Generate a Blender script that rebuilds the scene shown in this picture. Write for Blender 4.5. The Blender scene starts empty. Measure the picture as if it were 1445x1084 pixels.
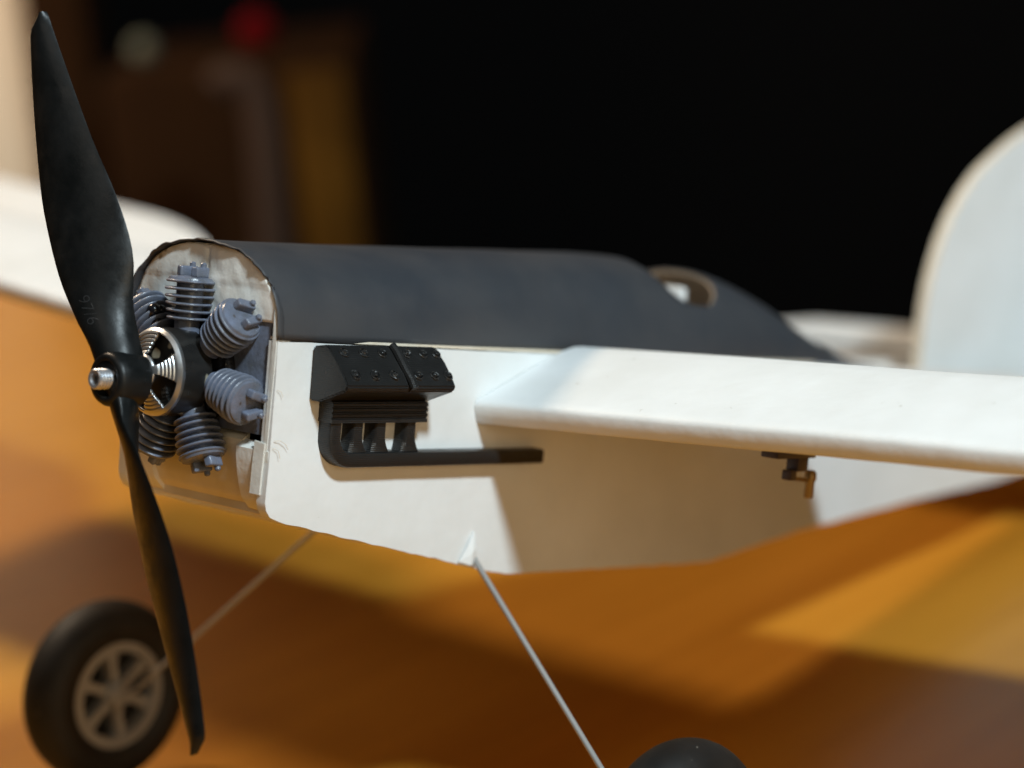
import bpy, bmesh, math, random
from math import sin, cos, pi, radians, atan2
from mathutils import Vector, Matrix, noise

random.seed(7)
scene = bpy.context.scene
COL = scene.collection

# ------------------------------------------------------------------ frames
# Aircraft frame: x forward, y to port, z up (metres). The model stands tail-low on the table,
# so the frame is pitched up and rolled a little against the world (table top at z = 0).
WR = 0.0383                                   # wheel radius
HUB_N = Vector((-0.0725, 0.140, -0.1332))     # port wheel hub
HUB_F = Vector((-0.0650, -0.140, -0.1388))    # starboard wheel hub
NUP = Vector((0.250, -0.0215, 0.970)).normalized()
wx = (Vector((1, 0, 0)) - NUP * NUP.x).normalized()
wy = NUP.cross(wx)
ROT = Matrix((wx, wy, NUP))                   # aircraft -> world rotation (rows)
z0 = min(HUB_N.dot(NUP), HUB_F.dot(NUP)) - WR
A2W = ROT.to_4x4()
A2W.translation = Vector((0, 0, -z0))

# ------------------------------------------------------------------ camera
cam_d = bpy.data.cameras.new('camera')
cam = bpy.data.objects.new('camera', cam_d)
COL.objects.link(cam)
scene.camera = cam
cR = Vector((-0.67146237, 0.73579071, 0.08803593))
cD = Vector((-0.00293166, 0.11616221, -0.99322593))
cF = Vector((-0.74103286, -0.66717192, -0.07584147))
cpos = Vector((0.50539827, 0.57279893, 0.06410245))
m = Matrix((( cR.x, -cD.x, -cF.x, cpos.x), (cR.y, -cD.y, -cF.y, cpos.y), (cR.z, -cD.z, -cF.z, cpos.z), (0, 0, 0, 1)))
cam.matrix_world = A2W @ m
cam_d.sensor_width = 36.0
cam_d.lens = 3286.0 / 1445.0 * 36.0
cam_d.clip_start = 0.02
cam_d.clip_end = 60.0
cam_d.dof.use_dof = True
cam_d.dof.focus_distance = 0.742
cam_d.dof.aperture_fstop = 4.4
cam_d.dof.aperture_blades = 0

# ------------------------------------------------------------------ world, lamps, exposure
world = bpy.data.worlds.new('World')
scene.world = world
world.use_nodes = True
bgn = world.node_tree.nodes['Background']
bgn.inputs[0].default_value = (1.0, 0.8, 0.6, 1)
bgn.inputs[1].default_value = 0.0012

def area_lamp(name, pos_a, target_a, size, power, color):
    d = bpy.data.lights.new(name, 'AREA')
    d.shape = 'DISK'
    d.size = size
    d.energy = power
    d.color = color
    o = bpy.data.objects.new(name, d)
    COL.objects.link(o)
    p = A2W @ Vector(pos_a)
    t = A2W @ Vector(target_a)
    o.location = p
    o.rotation_euler = (t - p).to_track_quat('-Z', 'Y').to_euler()
    return o

key_dir = Vector((0.43, 1.0, 1.02)).normalized()
area_lamp('ceiling_lamp', Vector((-0.06, 0.05, 0)) + key_dir * 2.2, (-0.06, 0.05, 0), 0.24, 55.0, (0.765, 0.925, 1.0))
area_lamp('front_fill', (1.5, 0.1, 1.3), (0, -0.1, 0), 1.2, 4.0, (1.0, 0.90, 0.78))  # added broad fill from ahead to lift the nose, not an actual fitting
area_lamp('pendant_lamp', (0.17, -1.38, 1.30), (-0.25, -0.35, -0.1), 0.35, 24.0, (1.0, 0.77, 0.55))
area_lamp('port_fill', (0.7, 1.9, 0.30), (-0.1, 0.0, -0.02), 1.0, 7.5, (1.0, 0.80, 0.52))  # added soft fill low to port, brightens the shaded fuselage side; no window there
area_lamp('wall_fill', cpos + cF * 2.1 + cR * -0.85 + cD * -0.35, cpos + cF * 2.6 + cR * -0.56 + cD * -0.25, 0.2, 1.7, (1.0, 0.86, 0.70))  # unseen fill added beside the frame to brighten the cream wall

scene.render.engine = 'CYCLES'
scene.cycles.use_denoising = True
scene.cycles.max_bounces = 8
scene.cycles.sample_clamp_indirect = 6.0
scene.view_settings.view_transform = 'Standard'
scene.view_settings.look = 'None'
scene.view_settings.exposure = 0.0
scene.view_settings.gamma = 1.0

# ------------------------------------------------------------------ materials
def mat(name, base, rough=0.5, spec=0.5, metal=0.0, var=None, var_scale=60.0, rvar=0.0, rscale=120.0,
        bump=0.0, bscale=300.0, sss=0.0, coat=0.0, speck=None, detail=4.0):
    """Principled material; var = second base colour mixed in by noise, speck = (colour, scale, threshold)."""
    mt = bpy.data.materials.new(name)
    mt.use_nodes = True
    nt = mt.node_tree
    b = nt.nodes['Principled BSDF']
    b.inputs['Base Color'].default_value = (*base, 1)
    b.inputs['Roughness'].default_value = rough
    b.inputs['Specular IOR Level'].default_value = spec
    b.inputs['Metallic'].default_value = metal
    b.inputs['Coat Weight'].default_value = coat
    tc = nt.nodes.new('ShaderNodeTexCoord')
    def nz(scale, det=4.0):
        n = nt.nodes.new('ShaderNodeTexNoise')
        n.inputs['Scale'].default_value = scale
        n.inputs['Detail'].default_value = det
        n.inputs['Roughness'].default_value = 0.6
        nt.links.new(tc.outputs['Object'], n.inputs['Vector'])
        return n
    col = None
    if var:
        n = nz(var_scale, detail)
        r = nt.nodes.new('ShaderNodeValToRGB')
        r.color_ramp.elements[0].position = 0.36
        r.color_ramp.elements[1].position = 0.68
        r.color_ramp.elements[0].color = (*base, 1)
        r.color_ramp.elements[1].color = (*var, 1)
        nt.links.new(n.outputs['Fac'], r.inputs['Fac'])
        col = r.outputs['Color']
    if speck:
        n = nz(speck[1], 2.0)
        r = nt.nodes.new('ShaderNodeValToRGB')
        r.color_ramp.elements[0].position = speck[2]
        r.color_ramp.elements[1].position = min(1.0, speck[2] + 0.05)
        r.color_ramp.elements[0].color = (0, 0, 0, 1)
        r.color_ramp.elements[1].color = (1, 1, 1, 1)
        nt.links.new(n.outputs['Fac'], r.inputs['Fac'])
        mx = nt.nodes.new('ShaderNodeMix')
        mx.data_type = 'RGBA'
        mx.inputs[6].default_value = (*base, 1)
        mx.inputs[7].default_value = (*speck[0], 1)
        nt.links.new(r.outputs['Color'], mx.inputs[0])
        if col:
            nt.links.new(col, mx.inputs[6])
        col = mx.outputs[2]
    if col:
        nt.links.new(col, b.inputs['Base Color'])
    if rvar:
        n = nz(rscale)
        mr = nt.nodes.new('ShaderNodeMapRange')
        mr.inputs['From Min'].default_value = 0.3
        mr.inputs['From Max'].default_value = 0.7
        mr.inputs['To Min'].default_value = max(0.03, rough - rvar)
        mr.inputs['To Max'].default_value = rough + rvar
        nt.links.new(n.outputs['Fac'], mr.inputs['Value'])
        nt.links.new(mr.outputs['Result'], b.inputs['Roughness'])
    if bump:
        n = nz(bscale)
        bp = nt.nodes.new('ShaderNodeBump')
        bp.inputs['Strength'].default_value = 1.0
        bp.inputs['Distance'].default_value = bump
        nt.links.new(n.outputs['Fac'], bp.inputs['Height'])
        nt.links.new(bp.outputs['Normal'], b.inputs['Normal'])
    if sss:
        b.inputs['Subsurface Weight'].default_value = sss
        b.inputs['Subsurface Radius'].default_value = (0.004, 0.003, 0.002)
        b.inputs['Subsurface Scale'].default_value = 0.5
    return mt

M = {}
M['paper'] = mat('white_paper_foamboard', (0.775, 0.795, 0.80), 0.55, 0.35, var=(0.71, 0.725, 0.72), var_scale=24, bump=0.0007, bscale=38,
                 speck=((0.45, 0.43, 0.38), 190, 0.735))
M['foam'] = mat('raw_foam_edge', (0.74, 0.66, 0.54), 0.8, 0.2, var=(0.66, 0.57, 0.44), var_scale=140, bump=0.0003, bscale=500)
M['grey_foam'] = mat('soiled_grey_paper', (0.80, 0.795, 0.76), 0.7, 0.3, var=(0.72, 0.71, 0.66), var_scale=70, bump=0.0004, bscale=160,
                     speck=((0.36, 0.31, 0.24), 110, 0.69))
M['chin'] = mat('cream_paper', (0.74, 0.68, 0.55), 0.6, 0.3, var=(0.68, 0.61, 0.47), var_scale=60, bump=0.0002, bscale=200)
M['deck'] = mat('black_posterboard', (0.034, 0.038, 0.046), 0.5, 0.5, var=(0.050, 0.050, 0.054), var_scale=22, rvar=0.08, rscale=40,
                bump=0.00006, bscale=700, speck=((0.09, 0.09, 0.09), 420, 0.775))
M['prop'] = mat('black_nylon', (0.0045, 0.0054, 0.0056), 0.38, 0.27, var=(0.008, 0.009, 0.0095), var_scale=90, rvar=0.12, rscale=160,
                bump=0.00008, bscale=380)
M['prop_mark'] = mat('worn_nylon', (0.026, 0.028, 0.03), 0.35, 0.5)
M['resin'] = mat('blue_grey_resin', (0.150, 0.176, 0.248), 0.28, 0.5, var=(0.095, 0.100, 0.115), var_scale=120, rvar=0.1, rscale=200,
                 bump=0.0003, bscale=330, speck=((0.06, 0.05, 0.045), 420, 0.70))
M['case'] = mat('black_gloss_plastic', (0.008, 0.008, 0.010), 0.22, 0.5, bump=0.0006, bscale=160)
M['can'] = mat('black_anodised_can', (0.012, 0.012, 0.012), 0.32, 0.5, rvar=0.12, rscale=140, speck=((0.42, 0.38, 0.28), 95, 0.66))
M['alu'] = mat('machined_aluminium', (0.50, 0.515, 0.53), 0.36, 0.5, metal=0.9, rvar=0.06, rscale=300)
M['steel'] = mat('steel', (0.58, 0.60, 0.64), 0.30, 0.5, metal=0.8, rvar=0.08, rscale=400)
M['copper'] = mat('enamelled_copper', (0.16, 0.045, 0.02), 0.4, 0.5, var=(0.05, 0.015, 0.01), var_scale=500)
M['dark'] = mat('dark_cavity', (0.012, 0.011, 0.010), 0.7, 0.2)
M['exh'] = mat('printed_black_plastic', (0.014, 0.014, 0.014), 0.36, 0.4, rvar=0.09, rscale=150, bump=0.00008, bscale=900,
               speck=((0.06, 0.06, 0.06), 600, 0.72))
M['rubber'] = mat('black_foam_rubber', (0.009, 0.0085, 0.008), 0.6, 0.3, var=(0.015, 0.014, 0.013), var_scale=80, bump=0.0002, bscale=300,
                  speck=((0.22, 0.20, 0.17), 330, 0.74))
M['rim'] = mat('grey_plastic_rim', (0.24, 0.24, 0.24), 0.45, 0.5)
M['wire'] = mat('piano_wire', (0.33, 0.325, 0.315), 0.35, 0.5, metal=0.25)
M['horn'] = mat('dark_purple_plastic', (0.045, 0.035, 0.05), 0.4, 0.5)
M['brass'] = mat('dull_brass', (0.32, 0.24, 0.13), 0.4, 0.5, metal=0.7)
M['kraft'] = mat('kraft_lining', (0.60, 0.47, 0.35), 0.8, 0.2)
M['glue'] = mat('clear_hot_glue', (0.30, 0.28, 0.25), 0.12, 0.6)
M['red'] = mat('red_gloss', (0.085, 0.001, 0.002), 0.8, 0.05)
M['cream'] = mat('cream_wall_paint', (0.70, 0.58, 0.44), 0.8, 0.2, var=(0.66, 0.54, 0.40), var_scale=2)
M['dwood'] = mat('dark_walnut', (0.015, 0.0058, 0.0017), 0.85, 0.05, var=(0.024, 0.009, 0.0025), var_scale=4)
M['amber'] = mat('amber_pine', (0.085, 0.036, 0.004), 0.8, 0.05, var=(0.040, 0.016, 0.002), var_scale=5)
M['bent'] = mat('grey_brown_tube', (0.040, 0.022, 0.014), 0.7, 0.1)
M['knob'] = mat('grey_green_knob', (0.12, 0.115, 0.08), 0.8, 0.05)
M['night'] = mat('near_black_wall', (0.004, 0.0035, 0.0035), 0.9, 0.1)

def add_layers(mt, scale, dist):
    """fine horizontal print layers: a band texture driving a second bump in front of the first"""
    nt = mt.node_tree
    b = nt.nodes['Principled BSDF']
    tc = nt.nodes.new('ShaderNodeTexCoord')
    w = nt.nodes.new('ShaderNodeTexWave')
    w.bands_direction = 'Z'
    w.inputs['Scale'].default_value = scale
    w.inputs['Distortion'].default_value = 0.6
    nt.links.new(tc.outputs['Object'], w.inputs['Vector'])
    bp = nt.nodes.new('ShaderNodeBump')
    bp.inputs['Distance'].default_value = dist
    nt.links.new(w.outputs['Fac'], bp.inputs['Height'])
    old = b.inputs['Normal'].links[0].from_socket if b.inputs['Normal'].is_linked else None
    if old:
        nt.links.new(old, bp.inputs['Normal'])
    nt.links.new(bp.outputs['Normal'], b.inputs['Normal'])
add_layers(M['exh'], 520.0, 0.00006)

def wood_material():
    mt = bpy.data.materials.new('varnished_orange_wood')
    mt.use_nodes = True
    nt = mt.node_tree
    b = nt.nodes['Principled BSDF']
    tc = nt.nodes.new('ShaderNodeTexCoord')
    mp = nt.nodes.new('ShaderNodeMapping')
    mp.inputs['Rotation'].default_value = (0, 0, radians(35))
    mp.inputs['Scale'].default_value = (1.2, 14, 1)
    nt.links.new(tc.outputs['Object'], mp.inputs['Vector'])
    n = nt.nodes.new('ShaderNodeTexNoise')
    n.inputs['Scale'].default_value = 2.6
    n.inputs['Detail'].default_value = 7
    n.inputs['Distortion'].default_value = 0.5
    nt.links.new(mp.outputs['Vector'], n.inputs['Vector'])
    r = nt.nodes.new('ShaderNodeValToRGB')
    r.color_ramp.elements[0].position = 0.32
    r.color_ramp.elements[1].position = 0.70
    r.color_ramp.elements[0].color = (0.46, 0.188, 0.016, 1)
    r.color_ramp.elements[1].color = (0.55, 0.235, 0.024, 1)
    nt.links.new(n.outputs['Fac'], r.inputs['Fac'])
    nt.links.new(r.outputs['Color'], b.inputs['Base Color'])
    b.inputs['Roughness'].default_value = 0.36
    b.inputs['Specular IOR Level'].default_value = 0.32
    bp = nt.nodes.new('ShaderNodeBump')
    bp.inputs['Strength'].default_value = 0.3
    bp.inputs['Distance'].default_value = 0.0004
    nt.links.new(n.outputs['Fac'], bp.inputs['Height'])
    nt.links.new(bp.outputs['Normal'], b.inputs['Normal'])
    return mt
M['wood'] = wood_material()

# ------------------------------------------------------------------ mesh helpers
def finish(name, bm, material, parent=None, smooth=35, loc=None):
    me = bpy.data.meshes.new(name)
    bmesh.ops.recalc_face_normals(bm, faces=bm.faces)
    bm.to_mesh(me)
    bm.free()
    if smooth:
        for p in me.polygons:
            p.use_smooth = True
        me.set_sharp_from_angle(angle=radians(smooth))
    for mm in (material if isinstance(material, (list, tuple)) else [material]):
        me.materials.append(mm)
    o = bpy.data.objects.new(name, me)
    COL.objects.link(o)
    if parent is not None:
        o.parent = parent
    if loc is not None:
        o.location = loc
    return o

def clone(o, parent, matrix):
    c = o.copy()
    COL.objects.link(c)
    c.parent = parent
    c.matrix_local = matrix
    return c

def box(bm, lo, hi, bev=0.0, seg=2):
    r = bmesh.ops.create_cube(bm, size=1.0)
    vs = r['verts']
    for v in vs:
        for i in range(3):
            v.co[i] = lo[i] if v.co[i] < 0 else hi[i]
    if bev:
        es = list({e for v in vs for e in v.link_edges})
        bmesh.ops.bevel(bm, geom=es, offset=bev, segments=seg, affect='EDGES', profile=0.6)

def rings(bm, loops, close_ring=True, cap=True):
    """Loft a list of vertex loops (each a list of Vectors of equal length)."""
    vv = [[bm.verts.new(p) for p in lp] for lp in loops]
    n = len(vv[0])
    for a, b in zip(vv[:-1], vv[1:]):
        for i in range(n if close_ring else n - 1):
            j = (i + 1) % n
            bm.faces.new((a[i], a[j], b[j], b[i]))
    if cap and close_ring:
        bm.faces.new(list(reversed(vv[0])))
        bm.faces.new(vv[-1])
    return vv

def lathe(bm, prof, axis='x', n=32, origin=(0, 0, 0), caps=True):
    """prof = list of (along, radius)."""
    o = Vector(origin)
    loops = []
    for a, r in prof:
        lp = []
        for k in range(n):
            t = 2 * pi * k / n
            c, s = r * cos(t), r * sin(t)
            p = {'x': Vector((a, c, s)), 'y': Vector((s, a, c)), 'z': Vector((c, s, a))}[axis]
            lp.append(o + p)
        loops.append(lp)
    rings(bm, loops, True, caps)

def tube(bm, pts, r, n=12, cap=True):
    pts = [Vector(p) for p in pts]
    loops = []
    up = Vector((0.13, 0.7, 0.7)).normalized()
    for i, p in enumerate(pts):
        d = (pts[min(i + 1, len(pts) - 1)] - pts[max(i - 1, 0)]).normalized()
        u = d.cross(up).normalized()
        v = d.cross(u)
        rr = r[i] if isinstance(r, (list, tuple)) else r
        loops.append([p + u * rr * cos(2 * pi * k / n) + v * rr * sin(2 * pi * k / n) for k in range(n)])
    rings(bm, loops, True, cap)

def interp(x, tab):
    """piecewise linear, tab sorted by descending or ascending x"""
    t = sorted(tab)
    if x <= t[0][0]:
        return t[0][1]
    for (a, ya), (b, yb) in zip(t[:-1], t[1:]):
        if x <= b:
            return ya + (yb - ya) * (x - a) / (b - a)
    return t[-1][1]

def sinterp(x, tab):
    """monotone-ish smooth interpolation (Catmull-Rom on the table)"""
    t = sorted(tab)
    if x <= t[0][0]:
        return t[0][1]
    if x >= t[-1][0]:
        return t[-1][1]
    for i in range(len(t) - 1):
        if x <= t[i + 1][0]:
            break
    x0, y0 = t[i]
    x1, y1 = t[i + 1]
    h = x1 - x0
    def slope(j):
        if j == 0:
            return (t[1][1] - t[0][1]) / (t[1][0] - t[0][0])
        if j == len(t) - 1:
            return (t[-1][1] - t[-2][1]) / (t[-1][0] - t[-2][0])
        return (t[j + 1][1] - t[j - 1][1]) / (t[j + 1][0] - t[j - 1][0])
    s = (x - x0) / h
    return ((2 * s**3 - 3 * s**2 + 1) * y0 + (s**3 - 2 * s**2 + s) * h * slope(i)
            + (-2 * s**3 + 3 * s**2) * y1 + (s**3 - s**2) * h * slope(i + 1))

def nz(p, s=1.0, a=1.0):
    return noise.noise(Vector(p) * s) * a

# ------------------------------------------------------------------ table
CAMW = cam.matrix_world
def table_point(px, py):
    d = CAMW.to_3x3() @ Vector(((px - 722.5) / 3286.0, -(py - 542.0) / 3286.0, -1.0))
    o = CAMW.translation
    return o + d * (-o.z / d.z)
pa, pb = table_point(0, 402), table_point(1445, 552)          # where the far edge of the table runs
ed = (pb - pa).normalized()
nd = Vector((-ed.y, ed.x, 0))
if nd.dot(CAMW.translation - pa) < 0:
    nd = -nd
c1, c2 = pa - ed * 0.5, pb + ed * 0.9
table = bpy.data.objects.new('table', None)
COL.objects.link(table)
table.location = (0, 0, 0)
table['label'] = 'varnished orange wooden table the model airplane stands on'
table['category'] = 'table'
bm = bmesh.new()
loop = [c1, c2, c2 + nd * 2.2, c1 + nd * 2.2]
top = [Vector((p.x, p.y, 0)) for p in loop]
bot = [Vector((p.x, p.y, -0.03)) for p in loop]
rings(bm, [top, bot])
bmesh.ops.bevel(bm, geom=list(bm.edges), offset=0.004, segments=2, affect='EDGES')
finish('table_top', bm, M['wood'], table)

# ------------------------------------------------------------------ the model airplane
plane = bpy.data.objects.new('model_airplane', None)
COL.objects.link(plane)
plane.matrix_world = A2W
plane['label'] = 'white foam-board model airplane with black deck, propeller and dummy radial engine'
plane['category'] = 'model airplane'

# --- fuselage -------------------------------------------------------
HALF = [(0.03, 0.037), (-0.20, 0.037), (-0.26, 0.0352), (-0.45, 0.024), (-0.62, 0.010)]
SEAM = [(0.03, 0.0163), (0.0197, 0.0161), (-0.059, 0.0146), (-0.102, 0.0139), (-0.20, 0.0120), (-0.28, 0.0108), (-0.45, 0.0070), (-0.62, 0.0060)]
BOT = [(0.0195, -0.0345), (0.0188, -0.0370), (0.0170, -0.0392), (0.0130, -0.0408), (-0.0138, -0.0467), (-0.054, -0.0551), (-0.0865, -0.0622), (-0.096, -0.0635), (-0.152, -0.0647),
       (-0.2118, -0.0657), (-0.2755, -0.0566), (-0.369, -0.048), (-0.44, -0.0428), (-0.62, -0.020)]
def half(x): return interp(x, HALF)
def seam(x): return interp(x, SEAM)
def bott(x): return interp(x, BOT)

def side_panel(sg):
    bm = bmesh.new()
    th = 0.0045
    xs = [0.0195, 0.0188, 0.0170, 0.0150, 0.0130] + [0.0130 - 0.003 * i for i in range(1, 212)]
    loops = []
    for x in xs:
        y = half(x)
        zb = bott(x) + nz((x * 160, sg * 3, 0), 1, 0.0005) + nz((x * 600, sg * 3, 5), 1, 0.00025)
        zt = seam(x) + nz((x * 90, 7, sg), 1, 0.0002)
        w = 0.00025 * nz((x * 40, 2, sg * 9))
        lp = []
        for f in (0, 0.25, 0.5, 0.75, 1):
            zz = zt + (zb - zt) * f
            lp.append(Vector((x, sg * (y + w * sin(f * pi) - (0.0004 if f in (0, 1) else 0)), zz)))
        for f in (1, 0):
            zz = zt + (zb - zt) * f
            lp.append(Vector((x, sg * (y - th), zz)))
        loops.append(lp)
    rings(bm, loops)
    return finish('side_panel', bm, M['paper'], plane, 40)
side_panel(1)
side_panel(-1)
# raw foam edge along the top of the port side panel
bm = bmesh.new()
lp = []
for i in range(90):
    x = 0.019 - i * 0.0033
    y = half(x) - 0.0006
    z = seam(x)
    lp.append([Vector((x, y, z + 0.0004)), Vector((x, y - 0.0001, z + 0.0012)), Vector((x, y - 0.004, z + 0.0012)), Vector((x, y - 0.004, z + 0.0004))])
rings(bm, lp)
finish('foam_edge', bm, M['foam'], plane)

# bottom panel
bm = bmesh.new()
loops = []
for i in range(106):
    x = 0.012 - i * 0.006
    y = half(x) - 0.0048
    z = bott(x) + 0.0012
    loops.append([Vector((x, y, z)), Vector((x, -y, z)), Vector((x, -y, z + 0.0045)), Vector((x, y, z + 0.0045))])
rings(bm, loops)
finish('bottom_panel', bm, M['chin'], plane)

# black rounded deck with the cockpit opening
CROWN = [(0.03, 0.0447), (0.0208, 0.0450), (-0.0126, 0.0452), (-0.079, 0.0470), (-0.150, 0.0487), (-0.180, 0.0485), (-0.205, 0.0470), (-0.230, 0.0440), (-0.255, 0.0370),
         (-0.274, 0.0290), (-0.300, 0.0185), (-0.332, 0.0085)]
def deck_point(x, t, off=0.0):
    w = half(x) - interp(x, [(0.02, 0.0002), (-0.03, 0.0008), (-0.06, 0.0018), (-0.10, 0.0034), (-0.2, 0.0036), (-0.34, 0.003)]) - off
    zs = seam(x) + 0.0002
    h = max(0.0006, sinterp(x, CROWN) - zs) - off
    n = 2.0 / 2.35
    c, s = cos(t), sin(t)
    return Vector((x, w * (abs(c) ** n) * (1 if c >= 0 else -1), zs + h * (abs(s) ** n)))
def in_hole(x, t, g=0.0):
    u = (x + 0.2010) / (0.0215 + g)
    v = (t - pi / 2) / (1.02 + g * 12)
    return abs(u) ** 2.4 + abs(v) ** 2.4 < 1.0
def deck_mesh(off, name, material, th, xf=1.0, xr=-1.0):
    bm = bmesh.new()
    NX, NT = 176, 56
    grid = []
    for i in range(NX + 1):
        f = i / NX
        x = 0.0215 - f * 0.3535
        row = []
        for k in range(NT + 1):
            t = pi * k / NT
            p = deck_point(x, t, off)
            if i == 0:
                p.x += nz((t * 3.1, 1, 2), 1, 0.0010) + nz((t * 14, 5, 2), 1, 0.0006) - 0.0035 * max(0, cos(t)) ** 3
            wob = nz((p.x * 25, p.y * 30, p.z * 30), 1, 0.0004)
            if i < 3:
                wob += nz((t * 9, 3, 1), 1, 0.0008)
            row.append(bm.verts.new(p + Vector((0, 0, wob))))
        grid.append(row)
    for i in range(NX):
        for k in range(NT):
            x = 0.0215 - (i + .5) / NX * 0.3535
            t = pi * (k + .5) / NT
            if in_hole(x, t) or x > xf or x < xr:
                continue
            bm.faces.new((grid[i][k], grid[i][k + 1], grid[i + 1][k + 1], grid[i + 1][k]))
    for v in [v for v in bm.verts if not v.link_faces]:
        bm.verts.remove(v)
    # smooth the ragged rim of the opening
    rim = [v for v in bm.verts if v.is_boundary and -0.26 < v.co.x < -0.18 and v.co.z > seam(v.co.x) + 0.004]
    for _ in range(6):
        new = {}
        for v in rim:
            nb = [e.other_vert(v) for e in v.link_edges if e.is_boundary]
            if len(nb) == 2:
                new[v] = v.co * 0.5 + (nb[0].co + nb[1].co) * 0.25
        for v, c in new.items():
            v.co = c
    o = finish(name, bm, material, plane, 60)
    so = o.modifiers.new('thickness', 'SOLIDIFY')
    so.thickness = th
    so.offset = -1 if th > 0 else 1
    return o
deck = deck_mesh(0.0, 'deck', M['deck'], 0.0006)
lining = deck_mesh(0.0011, 'deck_lining', M['kraft'], 0.0004, -0.16, -0.29)
# pale headrest board inside the cockpit
bm = bmesh.new()
box(bm, (-0.2150, -0.020, 0.000), (-0.2110, 0.012, 0.0385), 0.0015)
finish('seat_back', bm, M['paper'], plane)

# --- nose: paper former, strips, chin ---------------------------------
def arch_w(z):
    """half width of the deck section at height z at the nose"""
    n = 2.35
    zs = seam(0.019)
    f = min(1.0, max(0.0, (z - zs) / (0.0440 - zs)))
    return 0.0354 * max(0.0, (1 - f ** n)) ** (1 / n)
bm = bmesh.new()
NY, NZ = 60, 22
grid = []
for j in range(NZ + 1):
    z = 0.0215 + (0.0438 - 0.0215) * (j / NZ)
    w = arch_w(z)
    row = []
    for i in range(NY + 1):
        f = i / NY * 2 - 1
        y = f * w
        x = 0.0193 + nz((y * 70, z * 90, 0), 1, 0.0007) + nz((y * 260, z * 220, 4), 1, 0.0002)
        x -= 0.0007 * math.exp(-((y - 0.0005) / 0.0006) ** 2)          # vertical crease
        x += 0.0003 * (1 if z > 0.0325 + 0.03 * y * 0 else 0)          # overlapping tape edge
        row.append(bm.verts.new((x, y, z)))
    grid.append(row)
for j in range(NZ):
    for i in range(NY):
        bm.faces.new((grid[j][i], grid[j][i + 1], grid[j + 1][i + 1], grid[j + 1][i]))
o = finish('nose_former', bm, M['grey_foam'], plane, 60)
so = o.modifiers.new('thickness', 'SOLIDIFY'); so.thickness = 0.004; so.offset = -1
# folded glue lip under the front rim of the deck
bm = bmesh.new()
pts = []
for i in range(26):
    t = radians(62 + i * 2.6)
    p = deck_point(0.0185, t, 0.0012)
    pts.append(p + Vector((0.0006 * sin(i * 1.3), 0, -0.0008 + 0.0006 * sin(i * 0.9))))
tube(bm, pts, [0.0003 + 0.0006 * abs(sin(i * 0.45)) for i in range(26)], 8)
finish('glue_bead', bm, M['grey_foam'], plane)

def strip(pts_yz, x, th, name, material, bev=0.0006):
    """flat plate in the nose plane from a y/z outline"""
    bm = bmesh.new()
    a = [Vector((x, y, z)) for y, z in pts_yz]
    b = [Vector((x - th, y, z)) for y, z in pts_yz]
    rings(bm, [a, b])
    bmesh.ops.bevel(bm, geom=[e for e in bm.edges], offset=bev, segments=2, affect='EDGES')
    return finish(name, bm, material, plane)
for sg in (1, -1):
    strip([(sg * 0.0335, -0.020), (sg * 0.0362, -0.020), (sg * 0.0362, 0.015), (sg * 0.0343, 0.0262), (sg * 0.0335, 0.0262)], 0.0197, 0.006, 'nose_strip', M['grey_foam'])
# curled tape corners and chin: extruded section in x/z
SEC = [(0.0192, -0.0165), (0.0190, -0.0215), (0.0182, -0.0270), (0.0172, -0.0310), (0.0155, -0.0350), (0.0120, -0.0385), (0.0065, -0.0405), (-0.004, -0.0432)]
def chin_piece(y0, y1, name, material, dx=0.0, ztop=-0.0165, th=0.0030, ny=10):
    bm = bmesh.new()
    ys = [y0 + (y1 - y0) * i / ny for i in range(ny + 1)]
    sec = [(x, min(z, ztop)) for x, z in SEC if z <= ztop + 0.003]
    # densify
    dense = []
    for (xa, za), (xb, zb) in zip(sec[:-1], sec[1:]):
        for q in range(4):
            f = q / 4
            dense.append((xa + (xb - xa) * f, za + (zb - za) * f))
    dense.append(sec[-1])
    loops = []
    for y in ys:
        outer = []
        for x, z in dense:
            d = nz((x * 90, y * 90, z * 90), 1, 0.0004)
            outer.append(Vector((x + dx + d, y, z + (d if x < 0.015 else 0))))
        inner = [Vector((p.x - th, p.y, p.z + th * 0.8)) for p in reversed(outer)]
        loops.append(outer + inner)
    rings(bm, loops)
    return finish(name, bm, material, plane, 50)
chin_piece(0.0364, 0.0215, 'nose_corner', M['grey_foam'], 0.0006, -0.0185)
chin_piece(-0.0364, -0.0215, 'nose_corner', M['grey_foam'], 0.0006, -0.0110)
chin_piece(0.0222, -0.0222, 'chin', M['chin'], -0.0012, -0.0140)
# narrow tape tab standing over the port corner
strip([(0.0300, -0.0155), (0.0352, -0.0160), (0.0345, -0.0325), (0.0295, -0.0325)], 0.0202, 0.0006, 'tape_tab', M['grey_foam'], 0.0002)
# frayed paper fibres at the nose edge
for pts in ([(0.0185, 0.0374, -0.0150), (0.0165, 0.0380, -0.0148), (0.0142, 0.0381, -0.0160), (0.0128, 0.0379, -0.0178)],
            [(0.0188, 0.0374, -0.0172), (0.0170, 0.0380, -0.0180), (0.0160, 0.0380, -0.0205)],
            [(0.0190, 0.0374, 0.0010), (0.0176, 0.0379, 0.0004), (0.0168, 0.0379, -0.0012)]):
    bm = bmesh.new()
    tube(bm, pts, 0.00009, 5)
    finish('fibre', bm, M['foam'], plane)
# dark backing behind the engine
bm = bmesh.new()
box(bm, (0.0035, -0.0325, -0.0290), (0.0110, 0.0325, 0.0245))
finish('firewall', bm, M['dark'], plane, 0)

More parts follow.
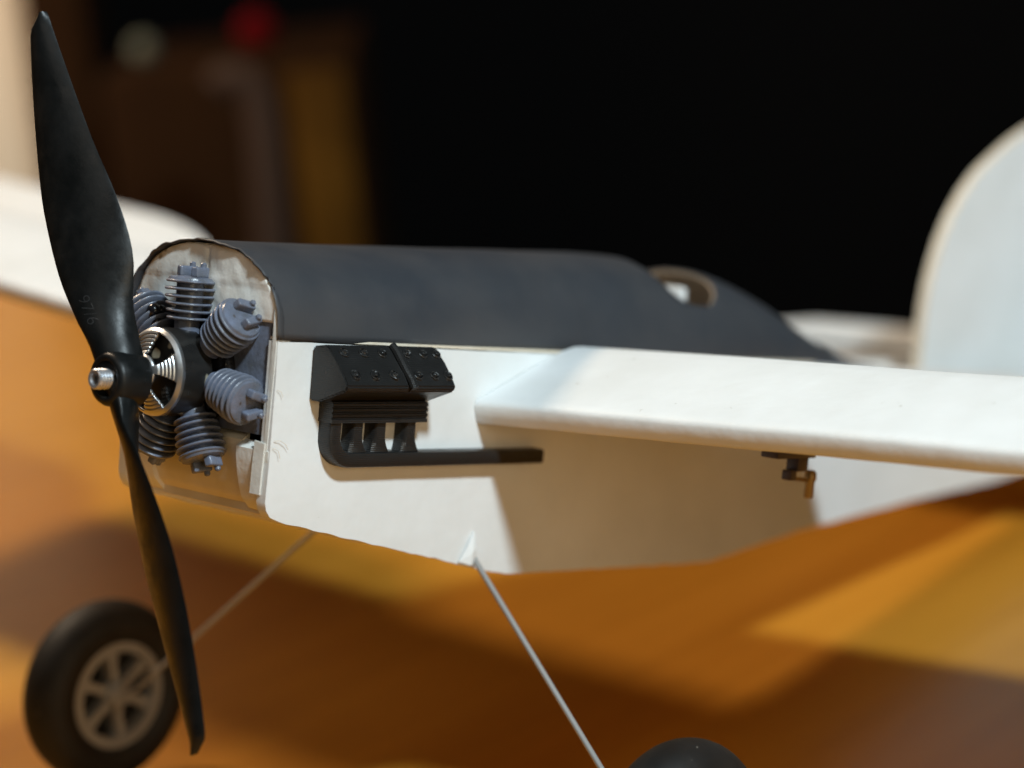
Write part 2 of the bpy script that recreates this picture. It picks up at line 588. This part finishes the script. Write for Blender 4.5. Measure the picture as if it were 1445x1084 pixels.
# --- dummy radial engine ------------------------------------------------
ZC = 0.0030
bm = bmesh.new()
box(bm, (0.0160, -0.0320, -0.0140), (0.0186, 0.0322, 0.0245), 0.0004)
finish('engine_plate', bm, M['resin'], plane)
bm = bmesh.new()
lathe(bm, [(0.0187, 0.0170), (0.0215, 0.0172), (0.0225, 0.0168), (0.0235, 0.0150), (0.0236, 0.0060)], n=48, origin=(0, 0, ZC))
finish('crankcase', bm, M['case'], plane)
# one cylinder along local +z, then copies
def fin_mesh(r, th):
    bm = bmesh.new()
    lathe(bm, [(-th / 2, r * 0.55), (-th / 2, r - th * 0.4), (-th * 0.28, r - 0.0001), (0, r), (th * 0.28, r - 0.0001), (th / 2, r - th * 0.4), (th / 2, r * 0.55)], 'z', 40)
    me = bpy.data.meshes.new('fin')
    bmesh.ops.recalc_face_normals(bm, faces=bm.faces)
    bm.to_mesh(me); bm.free()
    for p in me.polygons: p.use_smooth = True
    me.set_sharp_from_angle(angle=radians(40))
    me.materials.append(M['resin'])
    return me
FIN_R = [0.0069, 0.0072, 0.0075, 0.0079, 0.0081, 0.0078]
FIN_ME = [fin_mesh(r, 0.00092) for r in FIN_R]
def core_mesh():
    bm = bmesh.new()
    lathe(bm, [(0.0120, 0.0042), (0.0160, 0.0042), (0.0292, 0.0044)], 'z', 32)
    # domed head on the outermost fin
    lathe(bm, [(0.0288, 0.0072), (0.0296, 0.0068), (0.0300, 0.0050), (0.0303, 0.0010)], 'z', 32)
    me = bpy.data.meshes.new('cylinder')
    bmesh.ops.recalc_face_normals(bm, faces=bm.faces)
    bm.to_mesh(me); bm.free()
    for p in me.polygons: p.use_smooth = True
    me.set_sharp_from_angle(angle=radians(40))
    me.materials.append(M['resin'])
    return me
CORE_ME = core_mesh()
def rocker_mesh():
    bm = bmesh.new()
    box(bm, (-0.0035, -0.0014, 0.0), (0.0030, 0.0014, 0.0034), 0.0007, 3)
    lathe(bm, [(0.0030, 0.0010), (0.0044, 0.0010), (0.0048, 0.0006)], 'z', 12, (-0.0018, 0, 0))
    me = bpy.data.meshes.new('rocker_box')
    bmesh.ops.recalc_face_normals(bm, faces=bm.faces)
    bm.to_mesh(me); bm.free()
    for p in me.polygons: p.use_smooth = True
    me.set_sharp_from_angle(angle=radians(40))
    me.materials.append(M['resin'])
    return me
ROCK_ME = rocker_mesh()
for k in range(7):
    a = radians(90 - k * 360 / 7)
    rad = Vector((0, cos(a), sin(a)))
    tan = Vector((1, 0, 0)).cross(rad)          # local y = tangential
    xx = Vector((1, 0, 0))
    sh = 0.0014 if k in (1, 2) else 0.0
    Mx = Matrix((( xx.x, tan.x, rad.x, 0.0255 - sh), (xx.y, tan.y, rad.y, rad.y * sh), (xx.z, tan.z, rad.z, ZC + rad.z * sh), (0, 0, 0, 1)))
    cyl = bpy.data.objects.new('cylinder', CORE_ME)
    COL.objects.link(cyl)
    cyl.parent = plane
    cyl.matrix_local = Mx
    for j, me in enumerate(FIN_ME):
        f = bpy.data.objects.new('fin', me)
        COL.objects.link(f)
        f.parent = cyl
        tilt = Matrix.Rotation(radians(random.uniform(-1.2, 1.2)), 4, 'X') @ Matrix.Rotation(radians(random.uniform(-1.2, 1.2)), 4, 'Y')
        f.matrix_local = Matrix.Translation((0, 0, 0.0166 + j * 0.00235)) @ tilt
    for s in (-1, 1):
        r = bpy.data.objects.new('rocker_box', ROCK_ME)
        COL.objects.link(r)
        r.parent = cyl
        r.matrix_local = Matrix.Translation((-0.0008, s * 0.0031, 0.0298)) @ Matrix.Rotation(radians(s * 14), 4, 'Z')
# glossy glue lumps between the upper cylinders
bm = bmesh.new()
for q in range(9):
    mtx = Matrix.Translation((0.0265 + random.uniform(-.001, .002), -0.017 + random.uniform(-.006, .006), ZC + 0.0155 + random.uniform(-.003, .003)))
    bmesh.ops.create_icosphere(bm, subdivisions=2, radius=random.uniform(0.0014, 0.0028), matrix=mtx)
finish('glue_lump', bm, M['case'], plane, 60)

# --- brushless motor ------------------------------------------------------
bm = bmesh.new()
lathe(bm, [(0.0220, 0.0128), (0.0225, 0.0140), (0.0334, 0.0140), (0.0336, 0.0136)], n=64)
motor = finish('motor', bm, M['can'], plane, 35, (0.0030, 0, 0.0024))
# front bell: grooved spokes between four windows
prof = [(0.0334, 0.01405), (0.0346, 0.0140), (0.0356, 0.0131)]
g = 0.0131
xg = 0.0356
for i in range(5):
    prof += [(xg + 0.00015, g - 0.00020), (xg + 0.00040, g - 0.00085), (xg + 0.00008, g - 0.00090), (xg + 0.00012, g - 0.00120)]
    g -= 0.00125
    xg += 0.00046
prof += [(0.0384, 0.0066), (0.0392, 0.0056), (0.0396, 0.0040), (0.0397, 0.0015)]
NB = 288
bm = bmesh.new()
vv = []
for x, r in prof:
    vv.append([bm.verts.new((x, r * cos(2 * pi * k / NB), r * sin(2 * pi * k / NB))) for k in range(NB)])
for i in range(len(prof) - 1):
    rm = (prof[i][1] + prof[i + 1][1]) / 2
    for k in range(NB):
        ang = math.degrees(2 * pi * (k + .5) / NB)
        rel = ((ang - 12 + 45) % 90) - 45           # distance from the centre of a spoke at 12 degrees
        wide = 22 if rm > 0.0105 else 22 - (0.0105 - rm) * 900
        if 0.0056 < rm < 0.0127 and abs(rel) > 13 + (rm - 0.0056) * 1150:
            continue
        bm.faces.new((vv[i][k], vv[i][(k + 1) % NB], vv[i + 1][(k + 1) % NB], vv[i + 1][k]))
for v in [v for v in bm.verts if not v.link_faces]:
    bm.verts.remove(v)
bell = finish('motor_bell', bm, M['alu'], motor, 28)
so = bell.modifiers.new('thickness', 'SOLIDIFY'); so.thickness = 0.0011; so.offset = -1
bm = bmesh.new()
lathe(bm, [(0.0300, 0.0126), (0.0320, 0.0120), (0.0325, 0.0060), (0.0320, 0.0010)], n=40)
finish('winding', bm, M['copper'], motor)
for k in range(9):
    pass

# --- propeller ------------------------------------------------------------
HX = 0.0515
AX = Vector((0, -0.0535, 0.1085)).normalized()
T0 = AX.cross(Vector((1, 0, 0)))
if T0.y < 0: T0 = -T0
SM = [(0.000, -5.5), (12.0, -6.4), (22.4, -8.9), (39.5, -12.3), (61.0, -13.7), (74, -12.9), (87.0, -11.3), (106.0, -8.1), (119.3, -5.2), (120.6, -4.5), (121.3, -3.4), (124.6, 2.6)]
SP = [(0.000, 9.0), (8.0, 9.2), (22.0, 9.6), (34.7, 13.4), (43.6, 14.4), (58.0, 13.5), (76.0, 10.4), (90, 8.5), (104.6, 6.6), (118.0, 4.9), (123.8, 4.2), (124.6, 3.7)]
def blade_frame(r):
    b = atan2(0.120, 2 * pi * max(r, 0.016))
    return T0 * cos(b) + Vector((-sin(b), 0, 0)), (Vector((cos(b), 0, 0)) + T0 * sin(b))
def blade_surface(r, s, side=1.0):
    """point on the front (side=1) or back (-1) skin; r, s in metres"""
    a, b = sinterp(r * 1000, SM) / 1000, sinterp(r * 1000, SP) / 1000
    c, nrm = blade_frame(r)
    u = (s - a) / (b - a)
    u = min(1, max(0, u))
    th = interp(r, [(0, 0.0098), (0.010, 0.0085), (0.017, 0.0062), (0.025, 0.0046), (0.05, 0.0030), (0.09, 0.0021), (0.1246, 0.0011)])
    full = (max(0.0, 1 - abs(2 * u - 1) ** 2.2)) ** 0.75
    camber = 0.0016 * (1 - (2 * u - 1) ** 2) * min(1, r / 0.04)
    d = camber + side * 0.5 * th * full
    return AX * r + c * s + nrm * d
def blade(bm, flip):
    loops = []
    rs = [0.0, 0.004, 0.008, 0.012] + [0.016 + 0.0045 * i for i in range(23)] + [0.1190, 0.1208, 0.1222, 0.1234, 0.1242]
    NC = 12
    for r in rs:
        a, b = sinterp(r * 1000, SM) / 1000, sinterp(r * 1000, SP) / 1000
        lp = []
        for k in range(NC):
            u = 0.5 - 0.5 * cos(pi * k / NC)
            lp.append(blade_surface(r, a + (b - a) * u, 1))
        for k in range(NC):
            u = 0.5 + 0.5 * cos(pi * k / NC)
            lp.append(blade_surface(r, a + (b - a) * u, -1))
        if flip:
            lp = [Vector((p.x, -p.y * 0.955, -p.z * 0.955)) for p in lp]
        loops.append([p + Vector((HX, 0, 0)) for p in lp])
    rings(bm, loops)
bm = bmesh.new()
blade(bm, False)
blade(bm, True)
lathe(bm, [(0.0445, 0.0060), (0.0450, 0.0086), (0.0520, 0.0088), (0.0552, 0.0085), (0.0565, 0.0078), (0.0568, 0.0066), (0.0566, 0.0058), (0.0548, 0.0054), (0.0546, 0.0020)], n=48)
prop = finish('propeller', bm, M['prop'], plane, 50)
bm = bmesh.new()
rings(bm, [[Vector((x, 0.0052 * cos(2 * pi * k / 32), z + 0.0052 * sin(2 * pi * k / 32))) for k in range(32)] for x, z in ((0.0422, 0.0022), (0.0452, 0.0006))])
finish('prop_adapter', bm, M['can'], plane)
bm = bmesh.new()
pr = [(0.0535, 0.0033)]
xk = 0.0550
for i in range(5):
    pr += [(xk, 0.0033), (xk + 0.0004, 0.0030), (xk + 0.0008, 0.0033)]
    xk += 0.0011
pr += [(0.0606, 0.0032), (0.0609, 0.0029), (0.0608, 0.0020), (0.0600, 0.0018), (0.0560, 0.0017)]
lathe(bm, pr, n=32)
finish('shaft_nut', bm, M['steel'], plane, 30)
# raised size marking on the upper blade
cu = bpy.data.curves.new('marking', 'FONT')
cu.body = '97/6'
cu.size = 1.0
cu.offset = -0.02
cu.resolution_u = 3
to = bpy.data.objects.new('marking_curve', cu)
COL.objects.link(to)
dg = bpy.context.evaluated_depsgraph_get()
tm = bpy.data.meshes.new_from_object(to.evaluated_get(dg))
bpy.data.objects.remove(to)
bm = bmesh.new()
bm.from_mesh(tm)
bmesh.ops.subdivide_edges(bm, edges=bm.edges, cuts=1)
bmesh.ops.inset_region(bm, faces=bm.faces, thickness=0.035, depth=0)
SZ = 0.0062
for v in bm.verts:
    r = 0.0285 - v.co.x * SZ * 0.95
    s = -0.0066 + (v.co.y) * SZ * 0.95 + (0.0285 - r) * 0.13
    v.co = Vector((HX, 0, 0)) + blade_surface(r, s, 1) + blade_frame(r)[1] * 0.00012
finish('marking', bm, M['prop_mark'], prop, 0)

# --- exhaust on the port side --------------------------------------------
YW = 0.0370
def prism_x(bm, prof, xa, xb, bev=0.0006, seg=2):
    a = [Vector((xa, y, z)) for y, z in prof]
    b = [Vector((xb, y, z)) for y, z in prof]
    before = set(bm.edges)
    rings(bm, [a, b])
    if bev:
        bmesh.ops.bevel(bm, geom=[e for e in bm.edges if e not in before], offset=bev, segments=seg, affect='EDGES')
bm = bmesh.new()
XA, XB = 0.0049, -0.0440
PROF = [(YW + 0.0001, -0.0022), (YW + 0.0045, -0.0022), (0.0532, 0.0024), (0.0541, 0.0040), (0.0520, 0.0072), (0.0480, 0.0112), (0.0445, 0.0150), (0.0428, 0.0160), (YW + 0.0001, 0.0150)]
prism_x(bm, PROF, XA, -0.0225, 0.0005)
prism_x(bm, PROF, -0.0232, XB, 0.0005)
prism_x(bm, [(y - 0.0008 if y > 0.04 else y, z - 0.0003) for y, z in PROF], -0.0220, -0.0240, 0.0)
exhaust = finish('exhaust', bm, M['exh'], plane, 30)
# raised rib across the cover
bm = bmesh.new()
pts = [(-0.0232, 0.0438, 0.0163), (-0.0234, 0.0462, 0.0143), (-0.0236, 0.0500, 0.0098), (-0.0240, 0.0532, 0.0060), (-0.0242, 0.0548, 0.0036)]
tube(bm, pts, [0.0013, 0.0015, 0.0015, 0.0015, 0.0013], 10)
finish('cover_rib', bm, M['exh'], exhaust)
# bolts on the sloping cover
def bolt_mesh():
    bm = bmesh.new()
    lathe(bm, [(-0.0004, 0.0021), (0.0003, 0.0019), (0.0006, 0.0016), (0.0001, 0.0012), (0.0000, 0.0009), (0.0007, 0.0008), (0.0010, 0.0005)], 'z', 14)
    for v in bm.verts:
        v.co += Vector((nz(v.co, 900, 0.0004), nz(v.co, 800, 0.0004), nz(v.co, 1000, 0.0004)))
    me = bpy.data.meshes.new('bolt')
    bmesh.ops.recalc_face_normals(bm, faces=bm.faces)
    bm.to_mesh(me); bm.free()
    me.materials.append(M['exh'])
    return me
BOLT = bolt_mesh()
nv = Vector((0, 0.0103, 0.0105)).normalized()
for row, (yy, zz) in enumerate(((0.0455, 0.0138), (0.0517, 0.0074))):
    for bx in (-0.0003, -0.0088, -0.0172, -0.0283, -0.0358, -0.0420):
        b = bpy.data.objects.new('bolt', BOLT)
        COL.objects.link(b)
        b.parent = exhaust
        b.matrix_local = Matrix.Translation((bx, yy, zz)) @ nv.to_track_quat('Z', 'X').to_matrix().to_4x4() @ Matrix.Rotation(random.uniform(0, 6), 4, 'Z')
# ribbed manifold block
bm = bmesh.new()
zt, zb = -0.0020, -0.0088
prof = [(YW + 0.0001, zb), (0.0436, zb)]
nb = 4
for i in range(nb):
    za = zb + (zt - zb) * i / nb
    zc = zb + (zt - zb) * (i + 1) / nb
    prof += [(0.0436, za + 0.0003), (0.0436, zc - 0.0006), (0.0431, zc - 0.0004), (0.0431, zc - 0.0001)]
prof += [(YW + 0.0001, zt)]
prism_x(bm, prof, 0.0003, -0.0425, 0.0)
finish('manifold', bm, M['exh'], exhaust, 20)
# elbow and long tail pipe (rounded square section)
def sq_tube(bm, pts, dirs, hw, y0, y1, rb=0.0012):
    loops = []
    for (x, z), (nx, nzz) in zip(pts, dirs):
        lp = []
        sec = [(-1, y0), (-1, y1 - rb), (-1 + 0.3 * rb / hw, y1 - 0.3 * rb), (-1 + rb / hw, y1), (1 - rb / hw, y1), (1 - 0.3 * rb / hw, y1 - 0.3 * rb), (1, y1 - rb), (1, y0)]
        for f, y in sec:
            lp.append(Vector((x + nx * hw * f, y, z + nzz * hw * f)))
        loops.append(lp)
    rings(bm, loops)
bm = bmesh.new()
pts, dirs = [], []
hw = 0.00255
pts.append((-0.0028, -0.0080)); dirs.append((1, 0))
pts.append((-0.0028, -0.0135)); dirs.append((1, 0))
cx, cz, rr = -0.0100, -0.0137, 0.0072
for i in range(1, 9):
    a = radians(90 * i / 8)
    pts.append((cx + rr * cos(a), cz - rr * sin(a))); dirs.append((cos(a), -sin(a)))
for i in range(1, 13):
    x = cx - i * 0.00775
    pts.append((x, cz - rr - 0.0006 * i / 12)); dirs.append((0, -1))
sq_tube(bm, pts, dirs, hw, YW + 0.0001, 0.0428)
finish('tail_pipe', bm, M['exh'], exhaust, 40)
for xa, xb in ((-0.0105, -0.0155), (-0.0205, -0.0258), (-0.0342, -0.0395)):
    bm = bmesh.new()
    n = 7
    loops = []
    for i in range(n + 1):
        f = i / n
        z = -0.0080 - f * 0.0105
        fl = 0.0022 * max(0, (f - 0.45) / 0.55) ** 2
        lp = [Vector((xa + fl * 0.3, YW + 0.0001, z)), Vector((xa + fl * 0.3, 0.0412, z)), Vector((xa - 0.0008, 0.0422, z)), Vector((xb + 0.0008 - fl, 0.0422, z)),
              Vector((xb - fl, 0.0412, z)), Vector((xb - fl, YW + 0.0001, z))]
        loops.append(lp)
    rings(bm, loops)
    finish('exhaust_stub', bm, M['exh'], exhaust, 40)

# --- wings ------------------------------------------------------------------
RIDGE = 0.053
UP = [(0.0000, 0.0006), (0.0003, 0.0019), (0.0012, 0.0030), (0.0040, 0.0043), (0.0160, 0.0094), (0.0300, 0.0153), (0.0430, 0.0203), (0.0490, 0.0218), (0.0530, 0.0220), (0.0600, 0.0213), (0.0900, 0.0172),
      (0.1340, 0.0105), (0.1380, 0.0097)]
LO = [(0.1380, -0.0050), (0.1000, -0.0052), (0.0400, -0.0054), (0.0080, -0.0054), (0.0028, -0.0051), (0.0016, -0.0043), (0.0006, -0.0014)]
AIL = [(0.1385, 0.0090), (0.1600, 0.0055), (0.1880, -0.0010), (0.1885, -0.0040), (0.1600, -0.0048), (0.1385, -0.0048)]
def wing_z(y, dih): return -0.0052 + dih * (abs(y) - 0.037)
def wing(sg, dih, sweep, span):
    bm = bmesh.new()
    loops = []
    n = 60
    for i in range(n + 1):
        y = 0.0372 + (span - 0.0372) * i / n
        xl = -0.0716 - sweep * (y - 0.037)
        zl = wing_z(y, dih)
        lp = []
        tip = max(0.0, (y - span + 0.03) / 0.03)
        k = 1 - 0.45 * tip ** 2
        root = math.exp(-(y - 0.0372) / 0.006)
        for c, z in UP + LO:
            w = nz((c * 30, y * 14, sg), 1, 0.00035) + (nz((y * 150, 3, sg), 1, 0.00022) if c < 0.004 else 0)
            zz = z * k
            lp.append(Vector((xl - c - 0.0006 * (nz((y * 60, 1, sg)) if c < 0.003 else 0), sg * y, zl + zz + w)))
        loops.append(lp)
    rings(bm, loops)
    w = finish('wing', bm, M['paper'], plane, 50)
    return w
DIH_P, DIH_S, SWP = 0.052, 0.073, 0.06
wing_p = wing(1, DIH_P, SWP, 0.52)
wing_s = wing(-1, DIH_S, SWP, 0.56)
def aileron(sg, dih, y0, y1, defl, parent, curve=0.0):
    bm = bmesh.new()
    loops = []
    n = 30
    for i in range(n + 1):
        y = y0 + (y1 - y0) * i / n
        xl = -0.0716 - SWP * (y - 0.037)
        zl = wing_z(y, dih)
        edge = min(1.0, (y - y0) / max(1e-6, curve)) if curve else 1.0
        ck = math.sqrt(max(0.02, 1 - (1 - edge) ** 2)) if curve else 1.0
        lp = []
        for c, z in AIL:
            dc = (c - 0.1385) * ck
            hz = 0.004
            dz = z - hz
            lp.append(Vector((xl - 0.1385 - dc * cos(defl) - dz * -sin(defl) * 0, sg * y, zl + hz + dc * sin(defl) + dz * (1 if dc < 0.01 else 0.8))))
        loops.append(lp)
    rings(bm, loops)
    return finish('aileron', bm, M['paper'], parent, 50)
aileron(1, DIH_P, 0.045, 0.50, 0.0, wing_p)
aileron(-1, DIH_S, 0.30, 0.55, radians(27), wing_s, 0.10)

# servo arm and linkage under the port wing
bm = bmesh.new()
ys, xs_, zs_ = 0.124, -0.131, -0.0094
box(bm, (xs_ - 0.014, ys - 0.0035, zs_ - 0.0018), (xs_ + 0.008, ys + 0.0035, zs_ + 0.0006), 0.0004)
servo = finish('servo_arm', bm, M['horn'], wing_p)
bm = bmesh.new()
box(bm, (xs_ - 0.0115, ys - 0.0025, zs_ - 0.0065), (xs_ - 0.0055, ys + 0.0025, zs_ - 0.0017), 0.0005)
box(bm, (xs_ - 0.0060, ys - 0.0018, zs_ - 0.0095), (xs_ - 0.0025, ys + 0.0020, zs_ - 0.0060), 0.0005)
finish('servo_horn', bm, M['horn'], servo)
bm = bmesh.new()
tube(bm, [(xs_ - 0.005, ys, zs_ - 0.0088), (xs_ - 0.016, ys, zs_ - 0.0100)], 0.0007, 8)
lathe(bm, [(zs_ - 0.0160, 0.0014), (zs_ - 0.0155, 0.0017), (zs_ - 0.0105, 0.0016), (zs_ - 0.0095, 0.0021), (zs_ - 0.0075, 0.0020), (zs_ - 0.0065, 0.0013)], 'z', 16, (xs_ - 0.0170, ys, 0))
finish('linkage', bm, M['brass'], servo)

# --- tail ---------------------------------------------------------------------
FINP = [(-0.4039, 0.0000), (-0.4036, 0.0134), (-0.4033, 0.0329), (-0.4067, 0.0524), (-0.4162, 0.0755), (-0.4337, 0.0961), (-0.4505, 0.1072), (-0.4767, 0.122), (-0.510, 0.133), (-0.545, 0.136), (-0.580, 0.130),
        (-0.605, 0.112), (-0.618, 0.085), (-0.622, 0.050), (-0.615, 0.015), (-0.600, 0.000)]
def plate(outline, thick, axis, name, material, parent, edge_mat=None):
    bm = bmesh.new()
    def P(u, v, w):
        return Vector((u, w, v)) if axis == 'y' else Vector((u, v, w))
    a = [P(u, v, thick / 2) for u, v in outline]
    b = [P(u, v, -thick / 2) for u, v in outline]
    rings(bm, [a, b])
    for f in bm.faces:
        if len(f.verts) == 4 and edge_mat is not None:
            f.material_index = 1
    return finish(name, bm, [material] + ([edge_mat] if edge_mat else []), parent, 30)
for _ in range(2):                              # round the outline off
    cut = []
    for (u0, v0), (u1, v1) in zip(FINP, FINP[1:] + FINP[:1]):
        cut += [(u0 * 0.75 + u1 * 0.25, v0 * 0.75 + v1 * 0.25), (u0 * 0.25 + u1 * 0.75, v0 * 0.25 + v1 * 0.75)]
    FINP = cut
plate(FINP, 0.005, 'y', 'tail_fin', M['paper'], plane, M['foam'])
for sg in (1, -1):
    bm = bmesh.new()
    o = plate([(-0.455, sg * 0.012), (-0.470, sg * 0.13), (-0.490, sg * 0.165), (-0.520, sg * 0.175), (-0.525, sg * 0.012)], 0.005, 'z', 'stabilizer', M['paper'], plane, M['foam'])
    o.location = (0, 0, 0.0020)
    bm.free()
    bm = bmesh.new()
    up = 0.010
    outl = [(-0.526, sg * 0.014), (-0.521, sg * 0.176), (-0.560, sg * 0.165), (-0.580, sg * 0.10), (-0.582, sg * 0.014)]
    a = [Vector((x, y, 0.011 + (-0.523 - x) * 0.10)) for x, y in outl]
    b = [Vector((x, y, 0.006 + (-0.523 - x) * 0.10)) for x, y in outl]
    rings(bm, [a, b])
    finish('elevator', bm, M['paper'], o, 30)
    bpy.context.view_layer.update()

bm = bmesh.new()
tip = Vector((-0.612, 0.0, -0.020))
ground = tip - NUP * (tip.dot(NUP) - z0 - 0.0012) + Vector((-0.012, 0, 0)) - NUP * (Vector((-0.012, 0, 0)).dot(NUP))
tube(bm, [tip + Vector((0.02, 0, 0.004)), tip, tip.lerp(ground, 0.6) + Vector((-0.003, 0, 0)), ground], 0.0012, 10)
finish('tail_skid', bm, M['wire'], plane)

# --- landing gear ---------------------------------------------------------------
for sg, hub in ((1, HUB_N), (-1, HUB_F)):
    bm = bmesh.new()
    st = Vector((-0.0772, sg * 0.0352, -0.0545))
    ax_in = Vector((hub.x, hub.y - sg * 0.013, hub.z))
    tube(bm, [st, st + (ax_in - st) * 0.5, st + (ax_in - st) * 0.96, ax_in + Vector((0, sg * 0.003, 0)), hub + Vector((0, sg * 0.011, 0))], 0.00105 if sg > 0 else 0.0009, 12)
    finish('landing_gear_wire', bm, M['wire'], plane)
# torn paper around the port wire
bm = bmesh.new()
v = [Vector(p) for p in ((-0.0765, 0.0376, -0.0475), (-0.0735, 0.0380, -0.0520), (-0.0700, 0.0378, -0.0578), (-0.0745, 0.0392, -0.0590), (-0.0778, 0.0384, -0.0585), (-0.0775, 0.0386, -0.0530))]
c = bm.verts.new(sum(v, Vector()) / 6 + Vector((0, 0.0010, 0)))
vb = [bm.verts.new(p) for p in v]
for i in range(6):
    bm.faces.new((c, vb[i], vb[(i + 1) % 6]))
o = finish('paper_flap', bm, M['paper'], plane, 0)
so = o.modifiers.new('thickness', 'SOLIDIFY'); so.thickness = 0.0006

def make_wheel(hub, sg):
    bm = bmesh.new()
    # rim: outer ring, hub and six spokes; inner face towards the fuselage
    def ring_section(ra, rb, y0, y1):
        lathe(bm, [(y0, ra), (y0, rb), (y1, rb), (y1, ra), (y0, ra)], 'y', 48, caps=False)
    ring_section(0.0172, 0.0212, -0.0085, 0.0085)
    lathe(bm, [(-0.0095, 0.0012), (-0.0095, 0.0042), (-0.0075, 0.0056), (0.0075, 0.0056), (0.0095, 0.0042), (0.0095, 0.0012)], 'y', 28)
    wheel = finish('wheel', bm, M['rim'], plane, 35, hub)
    wheel.rotation_euler = (0, radians(13 if sg < 0 else 40), 0)
    bm = bmesh.new()
    prof = []
    for i in range(25):
        t = -0.82 * pi + 1.64 * pi * i / 24
        prof.append((0.0112 * sin(t), 0.0272 + 0.0093 * cos(t)))
    prof.append(prof[0])
    lathe(bm, prof, 'y', 72, caps=False)
    finish('tyre', bm, M['rubber'], wheel, 60)
    for k in range(6):
        a = 2 * pi * k / 6
        bm = bmesh.new()
        loops = []
        for f in (0, 0.35, 0.7, 1):
            r = 0.0046 + f * 0.0133
            wd = 0.0016 + 0.0012 * abs(f - 0.4) ** 1.3 * 2
            cdir = Vector((sin(a), 0, cos(a)))
            tdir = Vector((cos(a), 0, -sin(a)))
            loops.append([cdir * r + tdir * wd + Vector((0, 0.0070, 0)), cdir * r - tdir * wd + Vector((0, 0.0070, 0)),
                          cdir * r - tdir * wd - Vector((0, 0.0070, 0)), cdir * r + tdir * wd - Vector((0, 0.0070, 0))])
        rings(bm, loops)
        finish('spoke', bm, M['rim'], wheel)
    bm = bmesh.new()
    lathe(bm, [(-0.0018, 0.0050), (-0.0018, 0.0175), (0.0018, 0.0175), (0.0018, 0.0050)], 'y', 40)
    finish('rim_web', bm, M['dark'], wheel)
    return wheel
make_wheel(HUB_N, 1)
make_wheel(HUB_F, -1)

# ------------------------------------------------------------------ out-of-focus room behind
def ray_point(px, py, dist):
    d = CAMW.to_3x3() @ Vector(((px - 722.5) / 3286.0, -(py - 542.0) / 3286.0, -1.0))
    return CAMW.translation + d * dist
fwd = (CAMW.to_3x3() @ Vector((0, 0, -1)))
fwd = Vector((fwd.x, fwd.y, 0)).normalized()
rgt = Vector((fwd.y, -fwd.x, 0))
def room_frame(px, dist, z):
    """a frame standing at the place where column px meets the distance dist, facing the camera"""
    p = ray_point(px, 300, dist)
    return Matrix(((rgt.x, fwd.x, 0, p.x), (rgt.y, fwd.y, 0, p.y), (0, 0, 1, z), (0, 0, 0, 1)))
FLOOR = -0.74
def room_box(name, material, px0, px1, dist, z0, z1, depth, parent=None):
    f = room_frame((px0 + px1) / 2, dist, 0)
    w = (px1 - px0) / 3286.0 * dist
    bm = bmesh.new()
    box(bm, (-w / 2, 0, z0), (w / 2, depth, z1), 0.006)
    bm.transform(f)
    return finish(name, material=material, bm=bm, parent=parent)
floor = None
bm = bmesh.new()
f = room_frame(722, 2.0, FLOOR)
vs = [bm.verts.new(f @ Vector(p)) for p in ((-4, -3.2, 0), (4, -3.2, 0), (4, 2.2, 0), (-4, 2.2, 0))]
bm.faces.new(vs)
floor = finish('floor', bm, M['dwood'], None, 0)
floor['kind'] = 'structure'
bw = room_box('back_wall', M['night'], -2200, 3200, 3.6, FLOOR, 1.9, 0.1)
bw['kind'] = 'structure'
cw = room_box('side_wall', M['cream'], -900, 78, 2.6, FLOOR, 1.9, 0.1)
cw['kind'] = 'structure'

D1 = 2.3
def zat(py, dist):
    return ray_point(300, py, dist).z
df = room_box('door_frame', M['dwood'], 72, 158, 2.55, FLOOR, 1.85, 0.12)
df['kind'] = 'structure'
cab = bpy.data.objects.new('cabinet', None)
COL.objects.link(cab)
cab['label'] = 'blurred dark brown wooden cabinet in the background behind the nose'
cab['category'] = 'cabinet'
ZT = zat(88, D1)
room_box('carcass', M['dwood'], 165, 522, D1, FLOOR, ZT, 0.35, cab)
room_box('door', M['amber'], 425, 508, D1 - 0.022, FLOOR + 0.06, ZT - 0.012, 0.019, cab)

ch = bpy.data.objects.new('chair', None)
COL.objects.link(ch)
ch['label'] = 'blurred chair with a curved grey-brown back hoop behind the airplane'
ch['category'] = 'chair'
D2 = 2.05
bm = bmesh.new()
pts = [ray_point(x, y, D2) for x, y in ((292, 330), (290, 250), (288, 185), (296, 140), (318, 112), (345, 112), (364, 140), (374, 190), (380, 260), (386, 340), (394, 430), (402, 560))]
dn = []
for i in range(len(pts) - 1):
    for q in range(4):
        dn.append(pts[i].lerp(pts[i + 1], q / 4))
dn.append(pts[-1])
foot = pts[-1].copy(); foot.z = FLOOR + 0.002
dn.append(foot)
tube(bm, dn[14:], 0.016, 12)
finish('back_hoop', bm, M['bent'], ch, 60)

def blurred_ball(name, px, radius, material, label):
    bm = bmesh.new()
    bmesh.ops.create_uvsphere(bm, u_segments=32, v_segments=20, radius=radius)
    for v in bm.verts:
        v.co += v.co.normalized() * nz(v.co, 40, 0.002)
    p = ray_point(px, 100, D1 + 0.08)
    p.z = ZT + radius
    o = finish(name, bm, material, None, 60, p)
    o['label'] = label
    o['category'] = 'ball'
blurred_ball('red_ball', 368, 0.020, M['red'], 'blurred red round thing in the dark background above the nose')
blurred_ball('grey_ball', 206, 0.013, M['knob'], 'blurred grey-green round spot in the background right of the upper propeller blade')
